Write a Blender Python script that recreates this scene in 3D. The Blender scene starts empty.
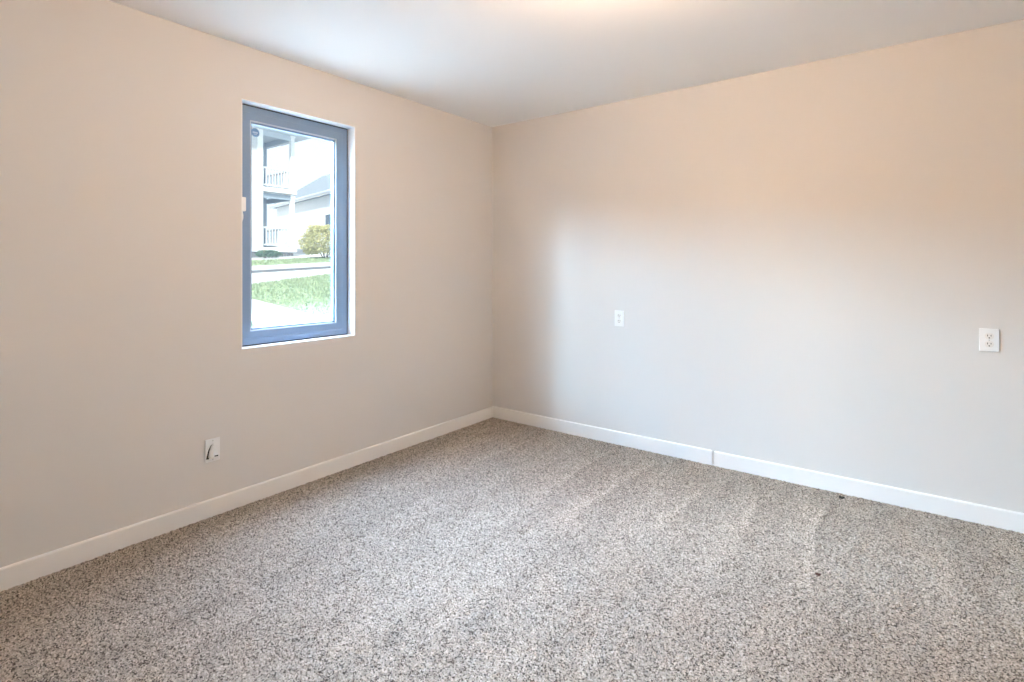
import bpy, bmesh, math, random
import numpy as np
from mathutils import Vector, Matrix

S = bpy.context.scene
COL = S.collection
random.seed(7)
RNG = np.random.default_rng(7)

# ------------------------------------------------------------------ camera
YAW = math.radians(37.1)
CAM = Vector((2.852, -3.495, 1.259))
cd = bpy.data.cameras.new('camera')
cam = bpy.data.objects.new('camera', cd)
COL.objects.link(cam)
cam.location = CAM
cam.rotation_euler = (math.radians(90), 0, YAW)
cd.sensor_width = 36.0
cd.lens = 534.3 / 1024.0 * 36.0
cd.shift_y = -73.7 / 1024.0
cd.clip_start = 0.05
cd.clip_end = 400
S.camera = cam

# ------------------------------------------------------------------ exposure
S.view_settings.view_transform = 'Standard'
S.view_settings.look = 'None'
S.view_settings.gamma = 1.0
S.view_settings.use_curve_mapping = False
S.view_settings.exposure = 0.0
S.cycles.max_bounces = 12
S.cycles.diffuse_bounces = 8
S.cycles.sample_clamp_indirect = 40.0

# ------------------------------------------------------------------ sky
W = bpy.data.worlds.new('overcast_sky')
S.world = W
W.use_nodes = True
bg = W.node_tree.nodes['Background']
bg.inputs['Color'].default_value = (0.86, 0.93, 1.0, 1)
bg.inputs['Strength'].default_value = 1.3

# sun on the street side of the neighbouring houses
sd = bpy.data.lights.new('sun', 'SUN')
sun = bpy.data.objects.new('sun', sd)
COL.objects.link(sun)
sd.energy = 7.5
sd.angle = math.radians(4)
sd.color = (1.0, 0.97, 0.92)
sun.rotation_euler = Vector((-0.52, 0.52, -0.68)).to_track_quat('-Z', 'Y').to_euler()

# daylight of the open sky that falls through the window
def skylight(name, loc, target, sx, sy, power, color, spread=180):
    d = bpy.data.lights.new(name, 'AREA')
    o = bpy.data.objects.new(name, d)
    COL.objects.link(o)
    d.shape = 'RECTANGLE'
    d.size, d.size_y = sx, sy
    d.energy = power
    d.color = color
    d.spread = math.radians(spread)
    o.location = loc
    o.rotation_euler = (Vector(target) - Vector(loc)).to_track_quat('-Z', 'Y').to_euler()
    return o
# high sky over the window (reaches the carpet) and the lower sky down the street (reaches the right wall)
skylight('daylight_high', (-2.3, -1.9, 4.3), (-2.3 + 0.41, -1.9, 4.3 - 0.91), 8.5, 4.0, 4185.0, (0.500, 0.683, 1.000), 135)
skylight('daylight_street', (-2.15, -7.35, 3.65), (0, -1.75, 1.7), 1.75, 1.4, 235.0, (0.52, 0.76, 1.000), 90)
skylight('daylight_street_mid', (-3.55, -6.58, 3.65), (0, -1.75, 1.7), 2.9, 1.4, 480.0, (0.48, 0.75, 1.000), 90)
skylight('daylight_street_far', (-5.44, -4.29, 3.45), (0, -1.75, 1.7), 3.2, 1.2, 800.0, (0.561, 0.793, 1.000), 90)
skylight('daylight_street_upper', (-5.44, -4.29, 5.2), (0, -1.75, 1.7), 3.2, 2.1, 234.0, (0.771, 0.804, 1.000), 90)
skylight('daylight_front', (-6.0, -1.2, 5.3), (0, -1.75, 1.6), 7.5, 2.4, 1900.0, (0.60, 0.755, 1.000), 90)
# added cool fill light, set in a made-up doorway behind the viewer
skylight('hall_fill', (5.2, -3.55, 1.25), (3.0, -3.55, 1.25), 1.4, 2.0, 15.0, (0.36, 0.75, 1.000))

# ------------------------------------------------------------------ helpers
def tag(o, label=None, cat=None, group=None, kind=None):
    if label: o['label'] = label
    if cat: o['category'] = cat
    if group: o['group'] = group
    if kind: o['kind'] = kind
    return o

def empty(name, loc=(0, 0, 0), rz=0.0, parent=None):
    o = bpy.data.objects.new(name, None)
    COL.objects.link(o)
    o.location = loc
    o.rotation_euler = (0, 0, rz)
    if parent: o.parent = parent
    return o

def obj(name, bm, mat, parent=None, smooth=False):
    me = bpy.data.meshes.new(name)
    bm.normal_update()
    bm.to_mesh(me)
    bm.free()
    for m in (mat if isinstance(mat, (list, tuple)) else [mat]):
        me.materials.append(m)
    if smooth:
        for p in me.polygons: p.use_smooth = True
    o = bpy.data.objects.new(name, me)
    COL.objects.link(o)
    if parent: o.parent = parent
    return o

def dup(o, loc, parent=None):
    c = o.copy()
    COL.objects.link(c)
    c.location = loc
    if parent: c.parent = parent
    return c

def box(bm, lo, hi, bevel=0.0, seg=2):
    xs, ys, zs = zip(lo, hi)
    v = [bm.verts.new((x, y, z)) for x in xs for y in ys for z in zs]
    fs = []
    for q in ((0, 1, 3, 2), (4, 6, 7, 5), (0, 4, 5, 1), (2, 3, 7, 6), (0, 2, 6, 4), (1, 5, 7, 3)):
        fs.append(bm.faces.new([v[i] for i in q]))
    if bevel > 0:
        es = list({e for f in fs for e in f.edges})
        bmesh.ops.bevel(bm, geom=es, offset=bevel, segments=seg, profile=0.5, affect='EDGES')

def bx(lo, hi, bevel=0.0, seg=2):
    bm = bmesh.new()
    box(bm, lo, hi, bevel, seg)
    return bm

def prism(bm, pts, ext):
    """closed polygon pts (3-D) pushed along the vector ext"""
    a = [bm.verts.new(p) for p in pts]
    b = [bm.verts.new(Vector(p) + Vector(ext)) for p in pts]
    n = len(a)
    bm.faces.new(a[::-1]); bm.faces.new(b)
    for i in range(n):
        bm.faces.new((a[i], a[(i + 1) % n], b[(i + 1) % n], b[i]))
    bmesh.ops.recalc_face_normals(bm, faces=bm.faces[:])

def ring(bm, x0, x1, y0, y1, z0, z1, w, bevel=0.0):
    """a rectangular frame in the yz plane with mitred corners, bars w wide, between depths x0 and x1"""
    o = [(y0, z0), (y1, z0), (y1, z1), (y0, z1)]
    i = [(y0 + w, z0 + w), (y1 - w, z0 + w), (y1 - w, z1 - w), (y0 + w, z1 - w)]
    L = [[bm.verts.new((x, p[0], p[1])) for p in q] for x in (x0, x1) for q in (o, i)]
    fs = []
    for k in range(4):
        j = (k + 1) % 4
        fs.append(bm.faces.new((L[0][k], L[0][j], L[1][j], L[1][k])))
        fs.append(bm.faces.new((L[2][k], L[3][k], L[3][j], L[2][j])))
        fs.append(bm.faces.new((L[0][k], L[2][k], L[2][j], L[0][j])))
        fs.append(bm.faces.new((L[1][k], L[1][j], L[3][j], L[3][k])))
    bmesh.ops.recalc_face_normals(bm, faces=fs)
    if bevel > 0:
        es = [e for f in fs for e in f.edges]
        bmesh.ops.bevel(bm, geom=list(set(es)), offset=bevel, segments=2, profile=0.5, affect='EDGES')

def cyl(bm, c, axis, r, h, n=24, r2=None):
    axis = Vector(axis).normalized()
    q = axis.to_track_quat('Z', 'Y').to_matrix().to_4x4()
    m = Matrix.Translation(Vector(c) + axis * h / 2) @ q
    bmesh.ops.create_cone(bm, cap_ends=True, segments=n, radius1=r, radius2=r if r2 is None else r2, depth=h, matrix=m)

def lathe(bm, prof, c, n=48):
    rings = []
    for (r, z) in prof:
        rings.append([bm.verts.new((c[0] + r * math.cos(2 * math.pi * k / n), c[1] + r * math.sin(2 * math.pi * k / n), c[2] + z)) for k in range(n)])
    for a, b in zip(rings, rings[1:]):
        for k in range(n):
            bm.faces.new((a[k], a[(k + 1) % n], b[(k + 1) % n], b[k]))
    bmesh.ops.remove_doubles(bm, verts=bm.verts[:], dist=1e-5)
    bmesh.ops.recalc_face_normals(bm, faces=bm.faces[:])

# ------------------------------------------------------------------ materials
def mat(name, color, rough=0.6, spec=0.4, bump=None, vary=None, metal=0.0):
    """principled material; bump = (scale, strength, distance), vary = (scale, amount) of tone variation"""
    m = bpy.data.materials.new(name)
    m.use_nodes = True
    nt = m.node_tree
    b = nt.nodes['Principled BSDF']
    b.inputs['Base Color'].default_value = (*color, 1)
    b.inputs['Roughness'].default_value = rough
    b.inputs['Specular IOR Level'].default_value = spec
    b.inputs['Metallic'].default_value = metal
    tc = nt.nodes.new('ShaderNodeTexCoord')
    if vary:
        n = nt.nodes.new('ShaderNodeTexNoise')
        n.inputs['Scale'].default_value = vary[0]
        n.inputs['Detail'].default_value = 4
        nt.links.new(tc.outputs['Object'], n.inputs['Vector'])
        r = nt.nodes.new('ShaderNodeValToRGB')
        a = vary[1]
        r.color_ramp.elements[0].position = 0.3
        r.color_ramp.elements[1].position = 0.7
        r.color_ramp.elements[0].color = (*[c * (1 - a) for c in color], 1)
        r.color_ramp.elements[1].color = (*[min(1, c * (1 + a)) for c in color], 1)
        nt.links.new(n.outputs['Fac'], r.inputs['Fac'])
        nt.links.new(r.outputs['Color'], b.inputs['Base Color'])
    if bump:
        n = nt.nodes.new('ShaderNodeTexNoise')
        n.inputs['Scale'].default_value = bump[0]
        n.inputs['Detail'].default_value = 3
        nt.links.new(tc.outputs['Object'], n.inputs['Vector'])
        bp = nt.nodes.new('ShaderNodeBump')
        bp.inputs['Strength'].default_value = bump[1]
        bp.inputs['Distance'].default_value = bump[2]
        nt.links.new(n.outputs['Fac'], bp.inputs['Height'])
        nt.links.new(bp.outputs['Normal'], b.inputs['Normal'])
    return m

M = {}
M['wall'] = mat('greige_wall_paint', (0.69, 0.668, 0.642), 0.75, 0.25, bump=(90, 0.10, 0.002))
M['ceiling'] = mat('white_ceiling_paint', (0.91, 0.92, 0.92), 0.9, 0.2, bump=(60, 0.12, 0.002))
M['trim'] = mat('white_trim_paint', (0.84, 0.83, 0.81), 0.4, 0.4)
M['reveal'] = mat('white_reveal_paint', (0.86, 0.86, 0.86), 0.6, 0.3)
M['frame'] = mat('slate_window_frame', (0.20, 0.29, 0.41), 0.38, 0.5, bump=(300, 0.05, 0.0005))
M['gasket'] = mat('dark_shade_ring', (0.02, 0.02, 0.025), 0.6)  # shade tone for the dark ring at the frame's outer edge
M['bead'] = mat('pale_glazing_bead', (0.48, 0.54, 0.60), 0.35)
M['plastic'] = mat('white_plastic', (0.85, 0.85, 0.84), 0.3, 0.5)
M['plastic_warm'] = mat('offwhite_plastic', (0.82, 0.79, 0.75), 0.35, 0.5)
M['slot'] = mat('dark_slot', (0.03, 0.03, 0.03), 0.7)
M['screw'] = mat('screw_metal', (0.6, 0.6, 0.58), 0.35, metal=0.8)
M['sticker'] = mat('blue_grey_sticker', (0.16, 0.29, 0.45), 0.5)
M['sticker_mark'] = mat('pale_sticker_mark', (0.55, 0.65, 0.75), 0.5)
M['siding'] = mat('white_lap_siding', (0.55, 0.55, 0.54), 0.6, vary=(3, 0.04))
M['house_trim'] = mat('white_house_trim', (0.78, 0.78, 0.77), 0.5)
M['porch_wall'] = mat('blue_grey_porch_wall', (0.27, 0.32, 0.37), 0.6, vary=(2, 0.05))
M['soffit'] = mat('pale_soffit', (0.45, 0.50, 0.55), 0.7)
M['rail'] = mat('painted_rail', (0.62, 0.63, 0.64), 0.5)
M['found'] = mat('grey_foundation', (0.16, 0.16, 0.16), 0.8, vary=(8, 0.15))
M['shingle'] = mat('grey_shingles', (0.22, 0.245, 0.27), 0.8, vary=(14, 0.2), bump=(20, 0.3, 0.02))
M['dark_glass'] = mat('dark_window_glass', (0.05, 0.07, 0.09), 0.1, 0.6)
M['concrete'] = mat('pale_concrete', (0.50, 0.50, 0.48), 0.85, vary=(5, 0.06))
M['asphalt'] = mat('worn_asphalt', (0.34, 0.35, 0.36), 0.85, vary=(6, 0.08))
M['curb'] = mat('curb_stone', (0.13, 0.135, 0.14), 0.85, vary=(7, 0.1))
M['soil'] = mat('soil', (0.30, 0.265, 0.22), 0.9, vary=(10, 0.2))  # tone chosen to dim and warm the bounced light
M['grass'] = mat('lawn_green', (0.27, 0.33, 0.18), 0.8, vary=(18, 0.35))
M['leaf_yellow'] = mat('yellow_green_leaf', (0.46, 0.43, 0.19), 0.6, vary=(6, 0.4))
M['leaf_green'] = mat('green_leaf', (0.10, 0.17, 0.10), 0.6, vary=(6, 0.3))
M['bark'] = mat('twig_bark', (0.10, 0.07, 0.05), 0.9)
M['exterior_wall'] = mat('outside_wall_paint', (0.55, 0.55, 0.55), 0.8)

def glass_mat():
    m = bpy.data.materials.new('clear_window_glass')
    m.use_nodes = True
    nt = m.node_tree
    nt.nodes.remove(nt.nodes['Principled BSDF'])
    out = nt.nodes['Material Output']
    t = nt.nodes.new('ShaderNodeBsdfTransparent')
    t.inputs['Color'].default_value = (0.93, 0.97, 0.98, 1)
    g = nt.nodes.new('ShaderNodeBsdfGlossy')
    g.inputs['Roughness'].default_value = 0.02
    lw = nt.nodes.new('ShaderNodeLayerWeight')           # Schlick reflectance, the same from both sides
    pw = nt.nodes.new('ShaderNodeMath'); pw.operation = 'POWER'; pw.inputs[1].default_value = 5
    nt.links.new(lw.outputs['Facing'], pw.inputs[0])
    fr = nt.nodes.new('ShaderNodeMath'); fr.operation = 'MULTIPLY_ADD'
    fr.inputs[1].default_value = 0.5; fr.inputs[2].default_value = 0.035
    nt.links.new(pw.outputs[0], fr.inputs[0])
    mx = nt.nodes.new('ShaderNodeMixShader')
    nt.links.new(fr.outputs[0], mx.inputs['Fac'])
    nt.links.new(t.outputs['BSDF'], mx.inputs[1])
    nt.links.new(g.outputs['BSDF'], mx.inputs[2])
    haze = nt.nodes.new('ShaderNodeBsdfTranslucent')     # flare haze over the outside view, put into the glass itself
    haze.inputs['Color'].default_value = (0.8, 0.9, 1.0, 1)
    md = nt.nodes.new('ShaderNodeMixShader')
    md.inputs['Fac'].default_value = 0.0024
    nt.links.new(mx.outputs['Shader'], md.inputs[1])
    nt.links.new(haze.outputs['BSDF'], md.inputs[2])
    nt.links.new(md.outputs['Shader'], out.inputs['Surface'])
    return m
M['glass'] = glass_mat()

def emit_mat(name, color, strength):
    m = bpy.data.materials.new(name)
    m.use_nodes = True
    nt = m.node_tree
    b = nt.nodes['Principled BSDF']
    b.inputs['Base Color'].default_value = (0.9, 0.88, 0.84, 1)
    b.inputs['Emission Color'].default_value = (*color, 1)
    b.inputs['Emission Strength'].default_value = strength
    return m
M['lamp_glow'] = emit_mat('lit_opal_glass', (1.0, 0.67, 0.43), 185.0)

def carpet_mat():
    m = bpy.data.materials.new('speckled_frieze_carpet')
    m.use_nodes = True
    nt = m.node_tree
    N, L = nt.nodes, nt.links
    b = N['Principled BSDF']
    b.inputs['Roughness'].default_value = 0.95
    b.inputs['Specular IOR Level'].default_value = 0.1
    tc = N.new('ShaderNodeTexCoord')
    v = N.new('ShaderNodeTexVoronoi')
    v.inputs['Scale'].default_value = 235
    v.inputs['Randomness'].default_value = 1.0
    L.new(tc.outputs['Object'], v.inputs['Vector'])
    sep = N.new('ShaderNodeSeparateColor')
    L.new(v.outputs['Color'], sep.inputs['Color'])
    ramp = N.new('ShaderNodeValToRGB')
    e = ramp.color_ramp.elements
    e[0].position = 0.0; e[0].color = (0.05, 0.041, 0.033, 1)
    e[1].position = 1.0; e[1].color = (0.64, 0.565, 0.485, 1)
    for p, c in ((0.16, (0.12, 0.10, 0.082)), (0.32, (0.33, 0.288, 0.243)), (0.75, (0.455, 0.405, 0.345))):
        k = e.new(p); k.color = (*c, 1)
    L.new(sep.outputs['Red'], ramp.inputs['Fac'])
    # vacuum tracks: long faint bands along the room
    mp = N.new('ShaderNodeMapping')
    mp.inputs['Scale'].default_value = (3.4, 0.55, 1)
    mp.inputs['Rotation'].default_value = (0, 0, math.radians(-9))
    L.new(tc.outputs['Object'], mp.inputs['Vector'])
    n = N.new('ShaderNodeTexNoise')
    n.inputs['Scale'].default_value = 2.0
    n.inputs['Detail'].default_value = 3
    n.inputs['Roughness'].default_value = 0.6
    L.new(mp.outputs['Vector'], n.inputs['Vector'])
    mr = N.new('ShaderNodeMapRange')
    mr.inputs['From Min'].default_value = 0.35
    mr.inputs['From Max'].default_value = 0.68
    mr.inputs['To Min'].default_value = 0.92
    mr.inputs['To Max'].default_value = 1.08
    L.new(n.outputs['Fac'], mr.inputs['Value'])
    mul = N.new('ShaderNodeMix')
    mul.data_type = 'RGBA'; mul.blend_type = 'MULTIPLY'
    mul.inputs['Factor'].default_value = 1.0
    L.new(ramp.outputs['Color'], mul.inputs['A'])
    cx = N.new('ShaderNodeCombineColor')
    nap = N.new('ShaderNodeAttribute')
    nap.attribute_name = 'nap'
    nm = N.new('ShaderNodeMath'); nm.operation = 'MULTIPLY'
    L.new(mr.outputs['Result'], nm.inputs[0]); L.new(nap.outputs['Fac'], nm.inputs[1])
    for k in ('Red', 'Green', 'Blue'): L.new(nm.outputs[0], cx.inputs[k])
    L.new(cx.outputs['Color'], mul.inputs['B'])
    L.new(mul.outputs['Result'], b.inputs['Base Color'])
    return m
M['carpet'] = carpet_mat()
M['pad'] = mat('carpet_backing', (0.3, 0.28, 0.26), 0.9)

# ------------------------------------------------------------------ the room
RX, RY, H, T = 4.25, -4.35, 2.44, 0.150     # room depth in x, rear wall y, height, outer wall thickness
WY0, WY1, WZ0, WZ1 = -2.101, -1.382, 0.823, 2.155   # window opening in the left wall
STEP = 1.824                                # seam in the right wall

bm = bmesh.new()
box(bm, (-T, RY - 0.1, -0.3), (0, WY0, H + 0.25))
box(bm, (-T, WY1, -0.3), (0, 0.1, H + 0.25))
box(bm, (-T, WY0, -0.3), (0, WY1, WZ0))
box(bm, (-T, WY0, WZ1), (0, WY1, H + 0.25))
tag(obj('wall_left', bm, M['wall']), 'plain warm grey painted wall with the single window', 'wall', kind='structure')

bm = bmesh.new()
prism(bm, [(0, 0, 0), (STEP, 0, 0), (STEP + 0.03, -0.001, 0), (RX, -0.001, 0), (RX, 0.1, 0), (0, 0.1, 0)], (0, 0, H))
tag(obj('wall_right', bm, M['wall']), 'blank warm grey wall with two white outlets', 'wall', kind='structure')
tag(obj('wall_rear', bx((0, RY - 0.1, 0), (RX, RY, H)), M['wall']), 'painted wall behind the viewer closing the room', 'wall', kind='structure')
bm = bmesh.new()
box(bm, (RX, RY - 0.1, 0), (RX + 0.1, -4.1, H))
box(bm, (RX, -3.0, 0), (RX + 0.1, 0.1, H))
box(bm, (RX, -4.1, 2.06), (RX + 0.1, -3.0, H))  # doorway cut to let the added fill light in
bmh = bmesh.new()                            # unseen hall shell added to enclose the fill light
box(bmh, (RX, -4.35, -0.3), (5.6, -2.8, 0.0)); box(bmh, (RX + 0.1, -4.35, H), (5.6, -2.8, H + 0.2))
box(bmh, (RX + 0.1, -4.5, 0), (5.6, -4.35, H)); box(bmh, (RX + 0.1, -2.8, 0), (5.6, -2.65, H)); box(bmh, (5.6, -4.5, 0), (5.7, -2.65, H))
tag(obj('hall_fill_shell', bmh, M['wall']), 'added unseen shell around the fill light behind the viewer', 'wall', kind='structure')
tag(obj('wall_side', bm, M['wall']), 'painted side wall opposite the window wall', 'wall', kind='structure')
tag(obj('ceiling', bx((0, RY - 0.1, H), (RX + 0.1, 0.1, H + 0.25)), M['ceiling']), 'smooth white painted ceiling', 'ceiling', kind='structure')
tag(obj('floor', bx((0, RY, -0.3), (RX, 0.0, -0.012)), M['pad']), 'floor slab under the speckled carpet', 'floor', kind='structure')

# carpet: a dense pile of tufts, each a small lifted facet
def carpet():
    step = 0.0043
    nx, ny = int((RX - 0.012) / step), int((-RY - 0.012) / step)
    X, Y = np.meshgrid(np.linspace(0.010, RX, nx), np.linspace(RY, -0.010, ny), indexing='ij')
    X = X + RNG.uniform(-0.4, 0.4, X.shape) * step
    Y = Y + RNG.uniform(-0.4, 0.4, X.shape) * step
    Z = RNG.uniform(-0.0055, 0.0015, X.shape)
    co = np.stack([X, Y, Z], -1).reshape(-1, 3)
    i = np.arange((nx - 1))[:, None] * ny + np.arange(ny - 1)[None, :]
    q = np.stack([i, i + ny, i + ny + 1, i + 1], -1).reshape(-1, 4)
    me = bpy.data.meshes.new('carpet')
    me.vertices.add(len(co)); me.vertices.foreach_set('co', co.ravel().astype(np.float32))
    me.loops.add(q.size); me.loops.foreach_set('vertex_index', q.ravel().astype(np.int32))
    me.polygons.add(len(q))
    me.polygons.foreach_set('loop_start', np.arange(0, q.size, 4, dtype=np.int32))
    me.update(calc_edges=True)
    # nap of the pile: strokes of the vacuum cleaner, each light up to its right edge
    nap = np.ones(X.shape)
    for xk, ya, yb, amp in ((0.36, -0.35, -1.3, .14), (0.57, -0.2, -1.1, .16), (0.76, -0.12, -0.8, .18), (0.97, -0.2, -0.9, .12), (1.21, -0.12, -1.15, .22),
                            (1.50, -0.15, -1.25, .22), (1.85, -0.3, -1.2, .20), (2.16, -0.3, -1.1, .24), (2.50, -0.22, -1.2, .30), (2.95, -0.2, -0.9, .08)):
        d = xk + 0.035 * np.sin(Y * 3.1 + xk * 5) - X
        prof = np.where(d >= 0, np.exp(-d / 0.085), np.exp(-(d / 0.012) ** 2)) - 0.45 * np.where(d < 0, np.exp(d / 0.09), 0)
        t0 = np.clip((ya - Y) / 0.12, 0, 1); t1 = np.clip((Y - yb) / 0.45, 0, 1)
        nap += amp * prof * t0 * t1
    at = me.attributes.new('nap', 'FLOAT', 'POINT')
    at.data.foreach_set('value', nap.ravel().astype(np.float32))
    me.materials.append(M['carpet'])
    o = bpy.data.objects.new('carpet', me)
    COL.objects.link(o)
    return o
tag(carpet(), 'speckled beige and brown wall to wall carpet with vacuum tracks', 'carpet', kind='stuff')

# baseboards with an eased top edge
def baseboard(name, p0, p1, inward, label, h=0.086, t=0.014):
    p0, p1, n = Vector(p0), Vector(p1), Vector(inward)
    prof = [(0, -0.01), (t, -0.01), (t, h - 0.006), (t - 0.002, h - 0.002), (t - 0.006, h), (0, h)]
    bm = bmesh.new()
    prism(bm, [p0 + n * a + Vector((0, 0, z)) for a, z in prof], p1 - p0)
    return tag(obj(name, bm, M['trim']), label, 'baseboard', kind='structure')
baseboard('baseboard_left', (0, RY, 0), (0, 0, 0), (1, 0, 0), 'white baseboard along the window wall')
baseboard('baseboard_right', (0.014, 0, 0), (STEP - 0.007, 0, 0), (0, -1, 0), 'white baseboard from the room corner up to the seam', h=0.091)
baseboard('baseboard_right.001', (STEP + 0.006, -0.001, 0), (RX, -0.001, 0), (0, -1, 0), 'white baseboard from the seam on under the double plug outlet', t=0.014, h=0.090)
baseboard('baseboard_rear', (0.014, RY, 0), (RX, RY, 0), (0, 1, 0), 'white baseboard on the wall behind the viewer')
baseboard('baseboard_side', (RX, -3.0, 0), (RX, -0.023, 0), (-1, 0, 0), 'white baseboard on the side wall')

# ------------------------------------------------------------------ the window
win = empty('window_1', (0, (WY0 + WY1) / 2, WZ0))
tag(win, 'tall slate framed window recessed in the left wall', 'window', kind='structure')
def wpart(name, bm, m, smooth=False, parent=win):
    bm.transform(Matrix.Translation(-win.location))
    return obj(name, bm, m, parent, smooth)
FX = -0.073                                  # room face of the frame
RV = 0.004
bm = bmesh.new()
ring(bm, -T - 0.002, 0.0006, WY0, WY1, WZ0, WZ1, RV)
wpart('window_reveal', bm, M['reveal'])
y0, y1, z0, z1 = WY0 + RV, WY1 - RV, WZ0 + RV, WZ1 - RV
bm = bmesh.new(); ring(bm, FX - 0.07, FX, y0, y1, z0, z1, 0.040, 0.0005)
wpart('outer_frame', bm, M['frame'])
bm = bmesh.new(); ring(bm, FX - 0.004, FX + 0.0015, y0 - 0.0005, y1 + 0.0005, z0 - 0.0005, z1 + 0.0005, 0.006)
wpart('shade_ring', bm, M['gasket'])  # dark ring painted in for the shade between reveal and frame
bm = bmesh.new(); ring(bm, FX - 0.062, FX - 0.0005, y0 + 0.0403, y1 - 0.0403, z0 + 0.0403, z1 - 0.0403, 0.0387, 0.001)
sash = wpart('sash', bm, M['frame'])
bm = bmesh.new(); ring(bm, FX - 0.020, FX - 0.003, y0 + 0.0785, y1 - 0.0785, z0 + 0.0785, z1 - 0.0785, 0.006, 0.0015)
wpart('glazing_bead', bm, M['bead'])
bm = bmesh.new(); ring(bm, FX - 0.040, FX - 0.016, y0 + 0.079, y1 - 0.079, z0 + 0.079, z1 - 0.079, 0.016)
wpart('gasket', bm, M['frame'])
wpart('glass_pane', bx((FX - 0.039, y0 + 0.080, z0 + 0.080), (FX - 0.035, y1 - 0.080, z1 - 0.080)), M['glass'])
# round sticker in the upper corner of the glass
sy, sz = -1.972, 2.015
bm = bmesh.new(); cyl(bm, (FX - 0.0345, sy, sz), (1, 0, 0), 0.024, 0.0006, 32)
stk = wpart('sticker', bm, M['sticker'])
tag(stk, 'round blue grey sticker on the glass')
bm = bmesh.new()
for k in range(5):
    yy = sy - 0.014 + k * 0.006
    box(bm, (FX - 0.0339, yy, sz - 0.004), (FX - 0.0335, yy + 0.0042, sz + 0.005))
box(bm, (FX - 0.0339, sy - 0.010, sz - 0.011), (FX - 0.0335, sy + 0.010, sz - 0.008))
wpart('sticker_print', bm, M['sticker_mark'])
# white latch on the near side of the frame
bm = bmesh.new()
box(bm, (FX, WY0 + 0.006, 1.560), (FX + 0.060, WY0 + 0.032, 1.635), 0.004)
lt = wpart('latch', bm, M['plastic'])
tag(lt, 'white latch body')
bm = bmesh.new()
for k in range(8):
    a = k / 7
    c = Vector((FX + 0.045 + 0.012 * math.sin(a * 3.1), WY0 + 0.013, 1.562 - 0.055 * a))
    cyl(bm, c, (0.2 * math.cos(a * 3.1), 0, -1), 0.0055 - 0.002 * a, 0.011, 10)
wpart('latch_lever', bm, M['plastic'], True)

# ------------------------------------------------------------------ outlets
def duplex(name, x, z, w, h, label, wy=0.0, depth=0.007):
    r = empty(name, (x, wy, z))
    tag(r, label, 'outlet')
    bm = bx((-w / 2, -depth, -h / 2), (w / 2, 0, h / 2), 0.0022)
    obj('cover_plate', bm, M['plastic'], r)
    for s in (1, -1):
        cz = s * 0.0195
        bm = bmesh.new()
        pts = []
        for k in range(32):                     # flat-sided round face
            a = 2 * math.pi * k / 32
            pts.append((0.0172 * math.cos(a), -depth - 0.0012, cz + max(-0.0142, min(0.0142, 0.0172 * math.sin(a)))))
        prism(bm, pts, (0, 0.003, 0))
        rc = obj('receptacle', bm, M['plastic_warm'], r)
        bm = bmesh.new()
        for dx, hh in ((-0.0064, 0.0044), (0.0064, 0.0036)):
            box(bm, (dx - 0.0013, -depth - 0.0016, cz + 0.0032 - hh), (dx + 0.0013, -depth - 0.0008, cz + 0.0032 + hh))
        obj('blade_slots', bm, M['slot'], rc)
        bm = bmesh.new(); cyl(bm, (0, -depth - 0.0016, cz - 0.0082), (0, 1, 0), 0.0028, 0.0008, 16)
        obj('ground_hole', bm, M['slot'], rc)
    bm = bmesh.new(); cyl(bm, (0, -depth - 0.0006, 0), (0, 1, 0), 0.003, 0.001, 16)
    obj('screw', bm, M['screw'], r)
    return r
duplex('wall_outlet', 1.169, 0.896, 0.073, 0.112, 'white duplex outlet on the right wall left of the baseboard seam')
duplex('wall_outlet.001', 3.137, 0.903, 0.074, 0.112, 'white duplex outlet at the far end of the right wall, past the baseboard seam', wy=-0.001)

# cable plate with a hooded nose low on the window wall
cp = empty('cable_plate', (0, -2.2485, 0.332))
tag(cp, 'white wall plate with a hooded triangular nose, low under the window', 'cable plate')
obj('cover_plate', bx((0, -0.036, -0.058), (0.006, 0.036, 0.058), 0.002), M['plastic'], cp)
bm = bmesh.new()
prof = [(-0.020, -0.036), (0.024, -0.036), (0.026, -0.030), (0.018, 0.0), (0.010, 0.022), (0.003, 0.034), (-0.003, 0.034), (-0.010, 0.020), (-0.018, -0.006), (-0.022, -0.030)]
base = [bm.verts.new((0.0055, y, z)) for y, z in prof]
mid = [bm.verts.new((0.016 + 0.012 * max(0, -z / 0.036), y * 0.82 + 0.001, z * 0.93)) for y, z in prof]
top = [bm.verts.new((0.020 + 0.016 * max(0, -z / 0.036), y * 0.5 + 0.001, z * 0.78)) for y, z in prof]
n = len(prof)
for a, b in ((base, mid), (mid, top)):
    for k in range(n):
        bm.faces.new((a[k], a[(k + 1) % n], b[(k + 1) % n], b[k]))
bm.faces.new(top)
bmesh.ops.recalc_face_normals(bm, faces=bm.faces[:])
nose = obj('hood', bm, M['plastic'], cp)
bm = bmesh.new()
prism(bm, [(0.0062, -0.033, -0.040), (0.0062, -0.019, -0.042), (0.0062, -0.014, 0.0), (0.0062, -0.003, 0.030), (0.0062, -0.010, 0.026), (0.0062, -0.022, 0.002)], (0.0006, 0, 0))
obj('hood_shadow', bm, M['slot'], cp)  # flat dark sheet painted in as the hood's shadow on the plate
bm = bmesh.new()
box(bm, (0.034, -0.004, -0.026), (0.0372, 0.013, -0.0215))
obj('hood_slot', bm, M['slot'], nose)
for s in (1, -1):
    bm = bmesh.new(); cyl(bm, (0.0055, 0, s * 0.048), (1, 0, 0), 0.003, 0.0012, 14)
    obj('screw', bm, M['screw'], cp)

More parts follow.
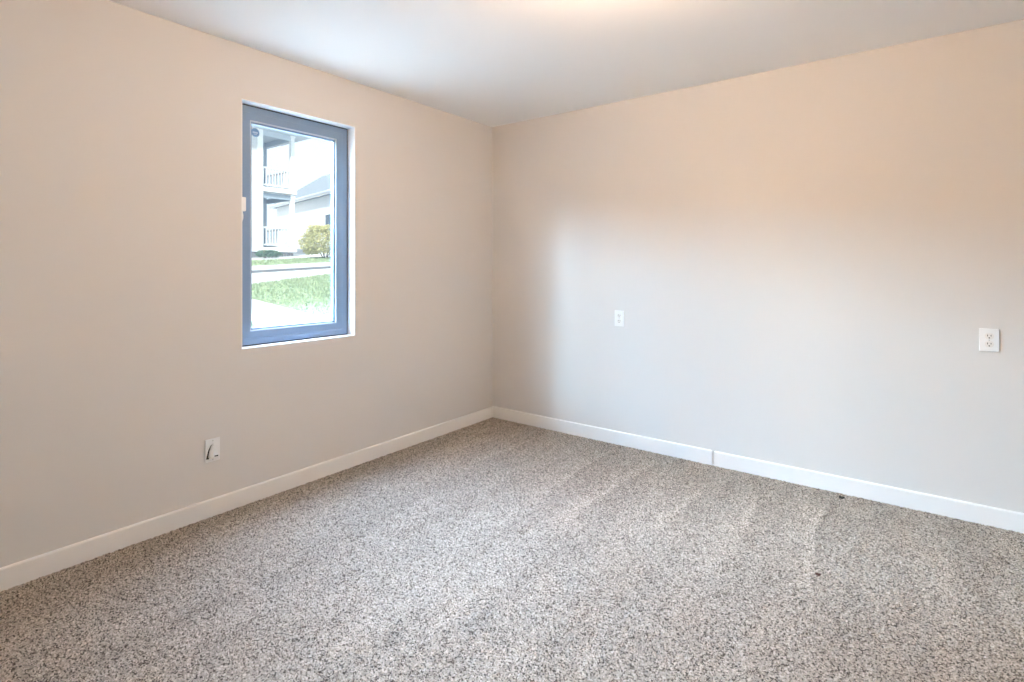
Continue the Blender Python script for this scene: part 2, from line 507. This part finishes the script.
# ------------------------------------------------------------------ ceiling lamp
LX, LY = 2.10, -1.90
lamp = empty('ceiling_lamp', (LX, LY, H))
tag(lamp, 'round semi-flush ceiling lamp with a lit warm opal glass drum', 'lamp')
bm = bmesh.new(); lathe(bm, [(0, 0), (0.075, 0), (0.078, -0.004), (0.074, -0.018), (0.03, -0.024), (0, -0.024)], (0, 0, 0))
obj('canopy', bm, M['plastic'], lamp, True)
bm = bmesh.new(); cyl(bm, (0, 0, -0.020), (0, 0, -1), 0.022, 0.022, 20)
obj('stem', bm, M['plastic'], lamp, True)
bm = bmesh.new()
lathe(bm, [(0.124, -0.046), (0.130, -0.046), (0.130, -0.160), (0.124, -0.160), (0.124, -0.046)], (0, 0, 0))
obj('glass_shade', bm, M['lamp_glow'], lamp)
for nm, z in (('top_pan', -0.042), ('bottom_pan', -0.160)):  # opaque bottom pan added out of view to hold lamp light off carpet
    bm = bmesh.new(); lathe(bm, [(0, z), (0.134, z), (0.136, z - 0.004), (0.134, z - 0.008), (0, z - 0.008)], (0, 0, 0))
    obj(nm, bm, M['screw'], lamp)

# ------------------------------------------------------------------ crumbs on the carpet
def crumb(name, loc, r, color, label, n=7):
    bm = bmesh.new()
    for k in range(n):
        m = Matrix.Translation((random.uniform(-r, r), random.uniform(-r, r), random.uniform(0.1, 0.5) * r)) @ \
            Matrix.Rotation(random.uniform(0, 3), 4, 'X') @ Matrix.Diagonal((1.0, random.uniform(0.5, 1), random.uniform(0.4, 0.8), 1))
        bmesh.ops.create_icosphere(bm, subdivisions=1, radius=r * random.uniform(0.45, 0.7), matrix=m)
    o = obj(name, bm, mat(name + '_colour', color, 0.9))
    o.location = loc
    return tag(o, label, 'crumb')
crumb('crumb', (2.530, -0.083, 0.0), 0.011, (0.035, 0.035, 0.03), 'dark crumb of dirt on the carpet against the baseboard')
crumb('lint_ball', (2.532, -0.996, 0.0), 0.008, (0.10, 0.05, 0.04), 'reddish brown bit of lint out on the open carpet')

# ------------------------------------------------------------------ outside
def gz(x, y):                                # the slope of the ground outside
    return 0.247 - 0.0456 * x + 0.05 * y
def ground_patch(name, pts, m, lift, thick=0.25, sub=0):
    bm = bmesh.new()
    prism(bm, [(x, y, gz(x, y) + lift) for x, y in pts], (0, 0, -thick))
    return obj(name, bm, m)
tag(ground_patch('ground', [(-T, -30), (-T, 60), (-80, 60), (-80, -30)], M['concrete'], 0.0, 0.5), 'pale paved ground sloping up from the window to the street', 'ground', kind='structure')

tag(ground_patch('bounce_strip', [(-T, -12), (-T, 10), (-2.6, 10), (-2.6, -12)], M['soil'], 0.03, 0.1), 'added unseen ground strip that dims and warms the light bounced to the ceiling', 'bounce strip', kind='structure')  # strip added out of view to tone the light bounced indoors
AX, AY = math.sin(YAW), math.cos(YAW)
def on_ground(px, py):
    """where the sight line through a picture point meets the sloping ground (used once to survey the lawn's outline)"""
    dx = -AX + (px - 512) / 534.3 * AY
    dy = AY + (px - 512) / 534.3 * AX
    dz = (267.3 - py) / 534.3
    t = (gz(CAM.x, CAM.y) - CAM.z) / (dz + 0.0456 * dx - 0.05 * dy)
    return (CAM.x + t * dx, CAM.y + t * dy)

def blades(name, poly, n, h, m, label, cat):
    """a lawn of grass blades inside the outline poly, one object"""
    P = np.array(poly)
    lo, hi = P.min(0), P.max(0)
    pts = []
    def inside(x, y):
        c = False
        for (xa, ya), (xb, yb) in zip(poly, poly[1:] + poly[:1]):
            if (ya > y) != (yb > y) and x < (xb - xa) * (y - ya) / (yb - ya) + xa: c = not c
        return c
    bm = bmesh.new()
    prism(bm, [(x, y, gz(x, y) + 0.03) for x, y in poly], (0, 0, -0.1))
    while len(pts) < n:
        x, y = RNG.uniform(lo[0], hi[0]), RNG.uniform(lo[1], hi[1])
        if inside(x, y): pts.append((x, y))
    for x, y in pts:
        a = RNG.uniform(0, 6.28); w = RNG.uniform(0.012, 0.03); hh = h * RNG.uniform(0.5, 1.2)
        z = gz(x, y) + 0.02
        v = [bm.verts.new((x - w * math.cos(a), y - w * math.sin(a), z)), bm.verts.new((x + w * math.cos(a), y + w * math.sin(a), z)),
             bm.verts.new((x + RNG.uniform(-.05, .05), y + RNG.uniform(-.05, .05), z + hh))]
        bm.faces.new(v)
    return tag(obj(name, bm, m), label, cat, kind='stuff')

lawn = [on_ground(*p) for p in ((225, 289), (249, 286), (290, 280.5), (333, 275), (380, 270.5), (380, 330), (333, 319), (318, 316), (300, 311), (275, 304.5), (249, 298), (225, 292))]
blades('lawn', lawn, 9000, 0.06, M['grass'], 'triangular mown lawn between the walk and the street', 'grass')
verge = [on_ground(*p) for p in ((225, 267.5), (249, 266), (290, 264), (333, 262), (380, 259.5))] + [on_ground(*p) for p in ((380, 255), (333, 257.5), (290, 259.5), (249, 261.5), (225, 263))]
blades('verge', verge, 5000, 0.06, M['grass'], 'narrow strip of grass across the street before the porch', 'grass')
corner = [on_ground(*p) for p in ((225, 316), (249, 324), (262, 328), (272, 331), (262, 336), (225, 340))]
blades('lawn.001', corner, 1200, 0.05, M['grass'], 'small wedge of grass at the lower corner of the window', 'grass')

def kerb(name, pxs, wdt, hgt, m, label):
    P = [Vector((*on_ground(*p), 0)) for p in pxs]
    bm = bmesh.new()
    d = (P[-1] - P[0]).normalized(); nrm = Vector((-d.y, d.x, 0)) * wdt
    for a, b in zip(P, P[1:]):
        q = [a, b, b + nrm, a + nrm]
        prism(bm, [(p.x, p.y, gz(p.x, p.y) + hgt) for p in q], (0, 0, -0.3))
    return tag(obj(name, bm, m), label, 'kerb', kind='structure')
kerb('street_kerb', ((215, 275.2), (290, 270.8), (385, 265)), 0.25, 0.06, M['curb'], 'dark kerb line along the near side of the street')
joint = [on_ground(*p) for p in ((280, 328.5), (305, 320.6), (305.5, 321.2), (281, 329.3))]
tag(ground_patch('walk_joint', joint, M['curb'], 0.004, 0.05), 'dark joint line across the pale concrete walk', 'joint', kind='structure')

# the neighbouring house with its two storey porch
HX, PY0, PY1, BX = -22.0, 9.63, 11.30, -24.5
ZB, Z1, Z2, ZR = 1.2, 2.22, 5.10, 7.85
house = empty('porch_house', (HX, PY0, 1.7))
tag(house, 'white two storey house with stacked railed porches seen through the window', 'house')
def hpart(name, bm, m, parent=house):
    bm.transform(Matrix.Translation(-house.location))
    return obj(name, bm, m, parent)
def laps(bm, x, ya, yb, za, zb, step=0.165, t=0.03):
    n = int((zb - za) / step)
    for k in range(n):
        z = za + k * step
        prism(bm, [(x, ya, z), (x + t, ya, z), (x + 0.004, ya, z + step), (x, ya, z + step)], (0, yb - ya, 0))
bm = bmesh.new()
box(bm, (-30, 3.5, 2.0), (HX, PY0 - 0.002, ZR))
laps(bm, HX, 3.5, PY0 - 0.25, 2.0, ZR - 0.05)
hpart('siding_wall', bm, M['siding'])
bm = bx((HX, PY0 - 0.26, 2.0), (HX + 0.05, PY0 + 0.02, ZR))
hpart('corner_board', bm, M['house_trim'])
hpart('foundation', bx((-30, 3.5, ZB - 0.6), (HX - 0.03, PY0 - 0.002, 2.0)), M['found'])
hpart('porch_back_wall', bx((-30, PY0, ZB), (BX, PY1 - 0.1, ZR)), M['porch_wall'])
for z, nm in ((Z1, 'lower'), (Z2, 'upper')):
    bm = bx((BX, PY0 + 0.02, z - 0.20), (HX + 0.12, PY1 + 0.05, z))
    hpart('porch_deck', bm, M['house_trim'])
bm2 = bmesh.new()
box(bm2, (HX - 0.16, PY0 + 0.02, Z2 - 0.50), (HX - 0.04, PY1 - 0.03, Z2 - 0.26))
box(bm2, (BX, PY1 - 0.14, Z2 - 0.50), (HX - 0.16, PY1 - 0.03, Z2 - 0.26))
hpart('lower_beam', bm2, M['porch_wall'])
bm2 = bmesh.new()
box(bm2, (HX - 0.16, PY0 + 0.02, ZR - 0.28), (HX - 0.04, PY1 - 0.03, ZR))
box(bm2, (BX, PY1 - 0.14, ZR - 0.28), (HX - 0.16, PY1 - 0.03, ZR))
hpart('upper_beam', bm2, M['soffit'])
bm = bmesh.new()
for k in range(9):
    box(bm, (HX - 0.02, PY0 + 0.05 + k * 0.175, ZB), (HX + 0.02, PY0 + 0.19 + k * 0.175, Z1 - 0.26))
hpart('skirting', bm, M['found'])
for z, ztop in ((Z1, Z2 - 0.26), (Z2, ZR)):
    bm = bmesh.new()
    box(bm, (HX - 0.20, PY1 - 0.18, z), (HX - 0.02, PY1, ztop))
    box(bm, (HX - 0.23, PY1 - 0.21, z), (HX + 0.01, PY1 + 0.03, z + 0.16))
    box(bm, (HX - 0.23, PY1 - 0.21, ztop - 0.12), (HX + 0.01, PY1 + 0.03, ztop))
    hpart('post', bm, M['house_trim'])
    # railings: front and far side
    for run in ('front', 'side'):
        def rail(za, zb):
            if run == 'front': return bx((HX - 0.13, PY0 + 0.02, z + za), (HX - 0.06, PY1 - 0.18, z + zb))
            return bx((BX, PY1 - 0.12, z + za), (HX - 0.2, PY1 - 0.05, z + zb))
        rl = hpart('railing', rail(0.92, 1.0), M['rail'])
        hpart('bottom_rail', rail(0.10, 0.17), M['rail'], rl)
        nb = 10 if run == 'front' else 13
        proto = None
        for k in range(nb):
            if run == 'front': c = (HX - 0.095, PY0 + 0.10 + k * (PY1 - 0.30 - PY0) / (nb - 1), z + 0.17)
            else: c = (BX + 0.1 + k * (HX - 0.4 - BX) / (nb - 1), PY1 - 0.085, z + 0.17)
            if proto is None:
                bm = bx((-0.022, -0.022, 0), (0.022, 0.022, 0.755))
                proto = obj('baluster', bm, M['rail'], rl)
                proto.location = Vector(c) - house.location
            else:
                dup(proto, Vector(c) - house.location, rl)
# door and window on the porch's back wall
for z in (Z1, Z2):
    bm = bmesh.new()
    ring(bm, BX, BX + 0.06, PY0 + 0.25, PY0 + 1.15, z, z + 2.15, 0.12)
    fr = hpart('door_frame', bm, M['house_trim'])
    hpart('door_glass', bx((BX, PY0 + 0.37, z + 0.12), (BX + 0.02, PY0 + 1.03, z + 2.03)), M['dark_glass'], fr)
bm = bmesh.new()
prism(bm, [(HX + 0.75, 3.0, ZR), (HX + 0.75, 3.0, ZR + 0.22), (-26.5, 3.0, ZR + 1.7), (-31, 3.0, ZR + 0.22), (-31, 3.0, ZR)], (0, 9.03, 0))
rf = hpart('roof', bm, M['shingle'])
hpart('fascia', bx((HX + 0.75, 3.0, ZR - 0.02), (HX + 0.80, 12.05, ZR + 0.22)), M['house_trim'], rf)
hpart('soffit', bx((-24.5, 3.0, ZR - 0.03), (HX + 0.75, 12.03, ZR - 0.001)), M['soffit'], rf)

# the low house farther off, its eave running away from the street
ch = empty('low_house', (-30.9, 18.2, 2.5), math.radians(-11.5))
tag(ch, 'low white house with a grey shingled roof beyond the shrub', 'house')
obj('wall', bx((-9.5, 0.4, -1.5), (5.5, 8.4, 3.95)), M['house_trim'], ch)
bm = bmesh.new()
prism(bm, [(-10, 0, 3.75), (-10, 0, 3.95), (-10, 4.4, 6.9), (-10, 8.8, 3.95), (-10, 8.8, 3.75)], (16, 0, 0))
rf = obj('roof', bm, M['shingle'], ch)
obj('fascia', bx((-10, -0.05, 3.70), (6, 0.0, 3.95)), M['house_trim'], rf)
obj('gutter', bx((-10, -0.14, 3.84), (6, -0.05, 3.95)), M['rail'], rf)
bm = bmesh.new(); cyl(bm, (0.9, 3.4, 6.0), (0, 0, 1), 0.09, 1.15, 12); cyl(bm, (0.9, 3.4, 7.1), (0, 0, 1), 0.15, 0.12, 12)
obj('vent_pipe', bm, M['found'], rf)
obj('roof_vent', bx((0.3, 2.6, 5.3), (1.0, 3.0, 5.95)), M['found'], rf)
for xx in (0.8,):  # framed dark panel put in for the shaded strip by the corner
    bm = bmesh.new(); box(bm, (xx, 0.34, 0.5), (xx + 1.1, 0.4, 2.5))
    fr = obj('shade_frame', bm, M['house_trim'], ch)
    obj('shade_pane', bx((xx + 0.1, 0.325, 0.6), (xx + 1.0, 0.34, 2.4)), M['dark_glass'], fr)

def bush(name, loc, rx, ry, rz, n, m, leaf, label):
    r = empty(name, loc)
    tag(r, label, 'shrub')
    bm = bmesh.new()
    for k in range(n):
        u = RNG.normal(size=3); u /= np.linalg.norm(u)
        if u[2] < -0.75: u[2] = -u[2]
        lump = 1 + 0.16 * math.sin(5 * u[0] + 2) * math.cos(4 * u[1] + 3 * u[2])
        rad = RNG.uniform(0.72, 1.0) * lump
        c = Vector((u[0] * rx * rad, u[1] * ry * rad, rz * (0.52 + 0.52 * u[2] * rad)))
        q = Vector(RNG.normal(size=3)).normalized(); t = q.orthogonal().normalized(); s = q.cross(t)
        a = leaf * RNG.uniform(0.6, 1.3)
        v = [bm.verts.new(c + t * a), bm.verts.new(c + s * a * 0.45 + q * a * 0.1), bm.verts.new(c - t * a), bm.verts.new(c - s * a * 0.45 + q * a * 0.1)]
        bm.faces.new(v)
    obj('foliage', bm, m, r)
    bm = bmesh.new()
    for k in range(7):
        a = k * 0.9
        cyl(bm, (0, 0, -0.1), (0.6 * rx * math.cos(a), 0.6 * ry * math.sin(a), rz * 0.7), 0.02, rz * 0.75, 6, 0.008)
    obj('stems', bm, M['bark'], r)
    return r
sx, sy_ = -18.9, 10.95
bush('round_shrub', (sx, sy_, gz(sx, sy_)), 1.05, 1.05, 1.5, 9000, M['leaf_yellow'], 0.052, 'round yellow green shrub across the street in front of the low house')
bush('low_shrub', (-21.2, 9.5, gz(-21.2, 9.5)), 0.32, 0.62, 0.36, 1100, M['leaf_green'], 0.045, 'low dark green bush at the foot of the porch')
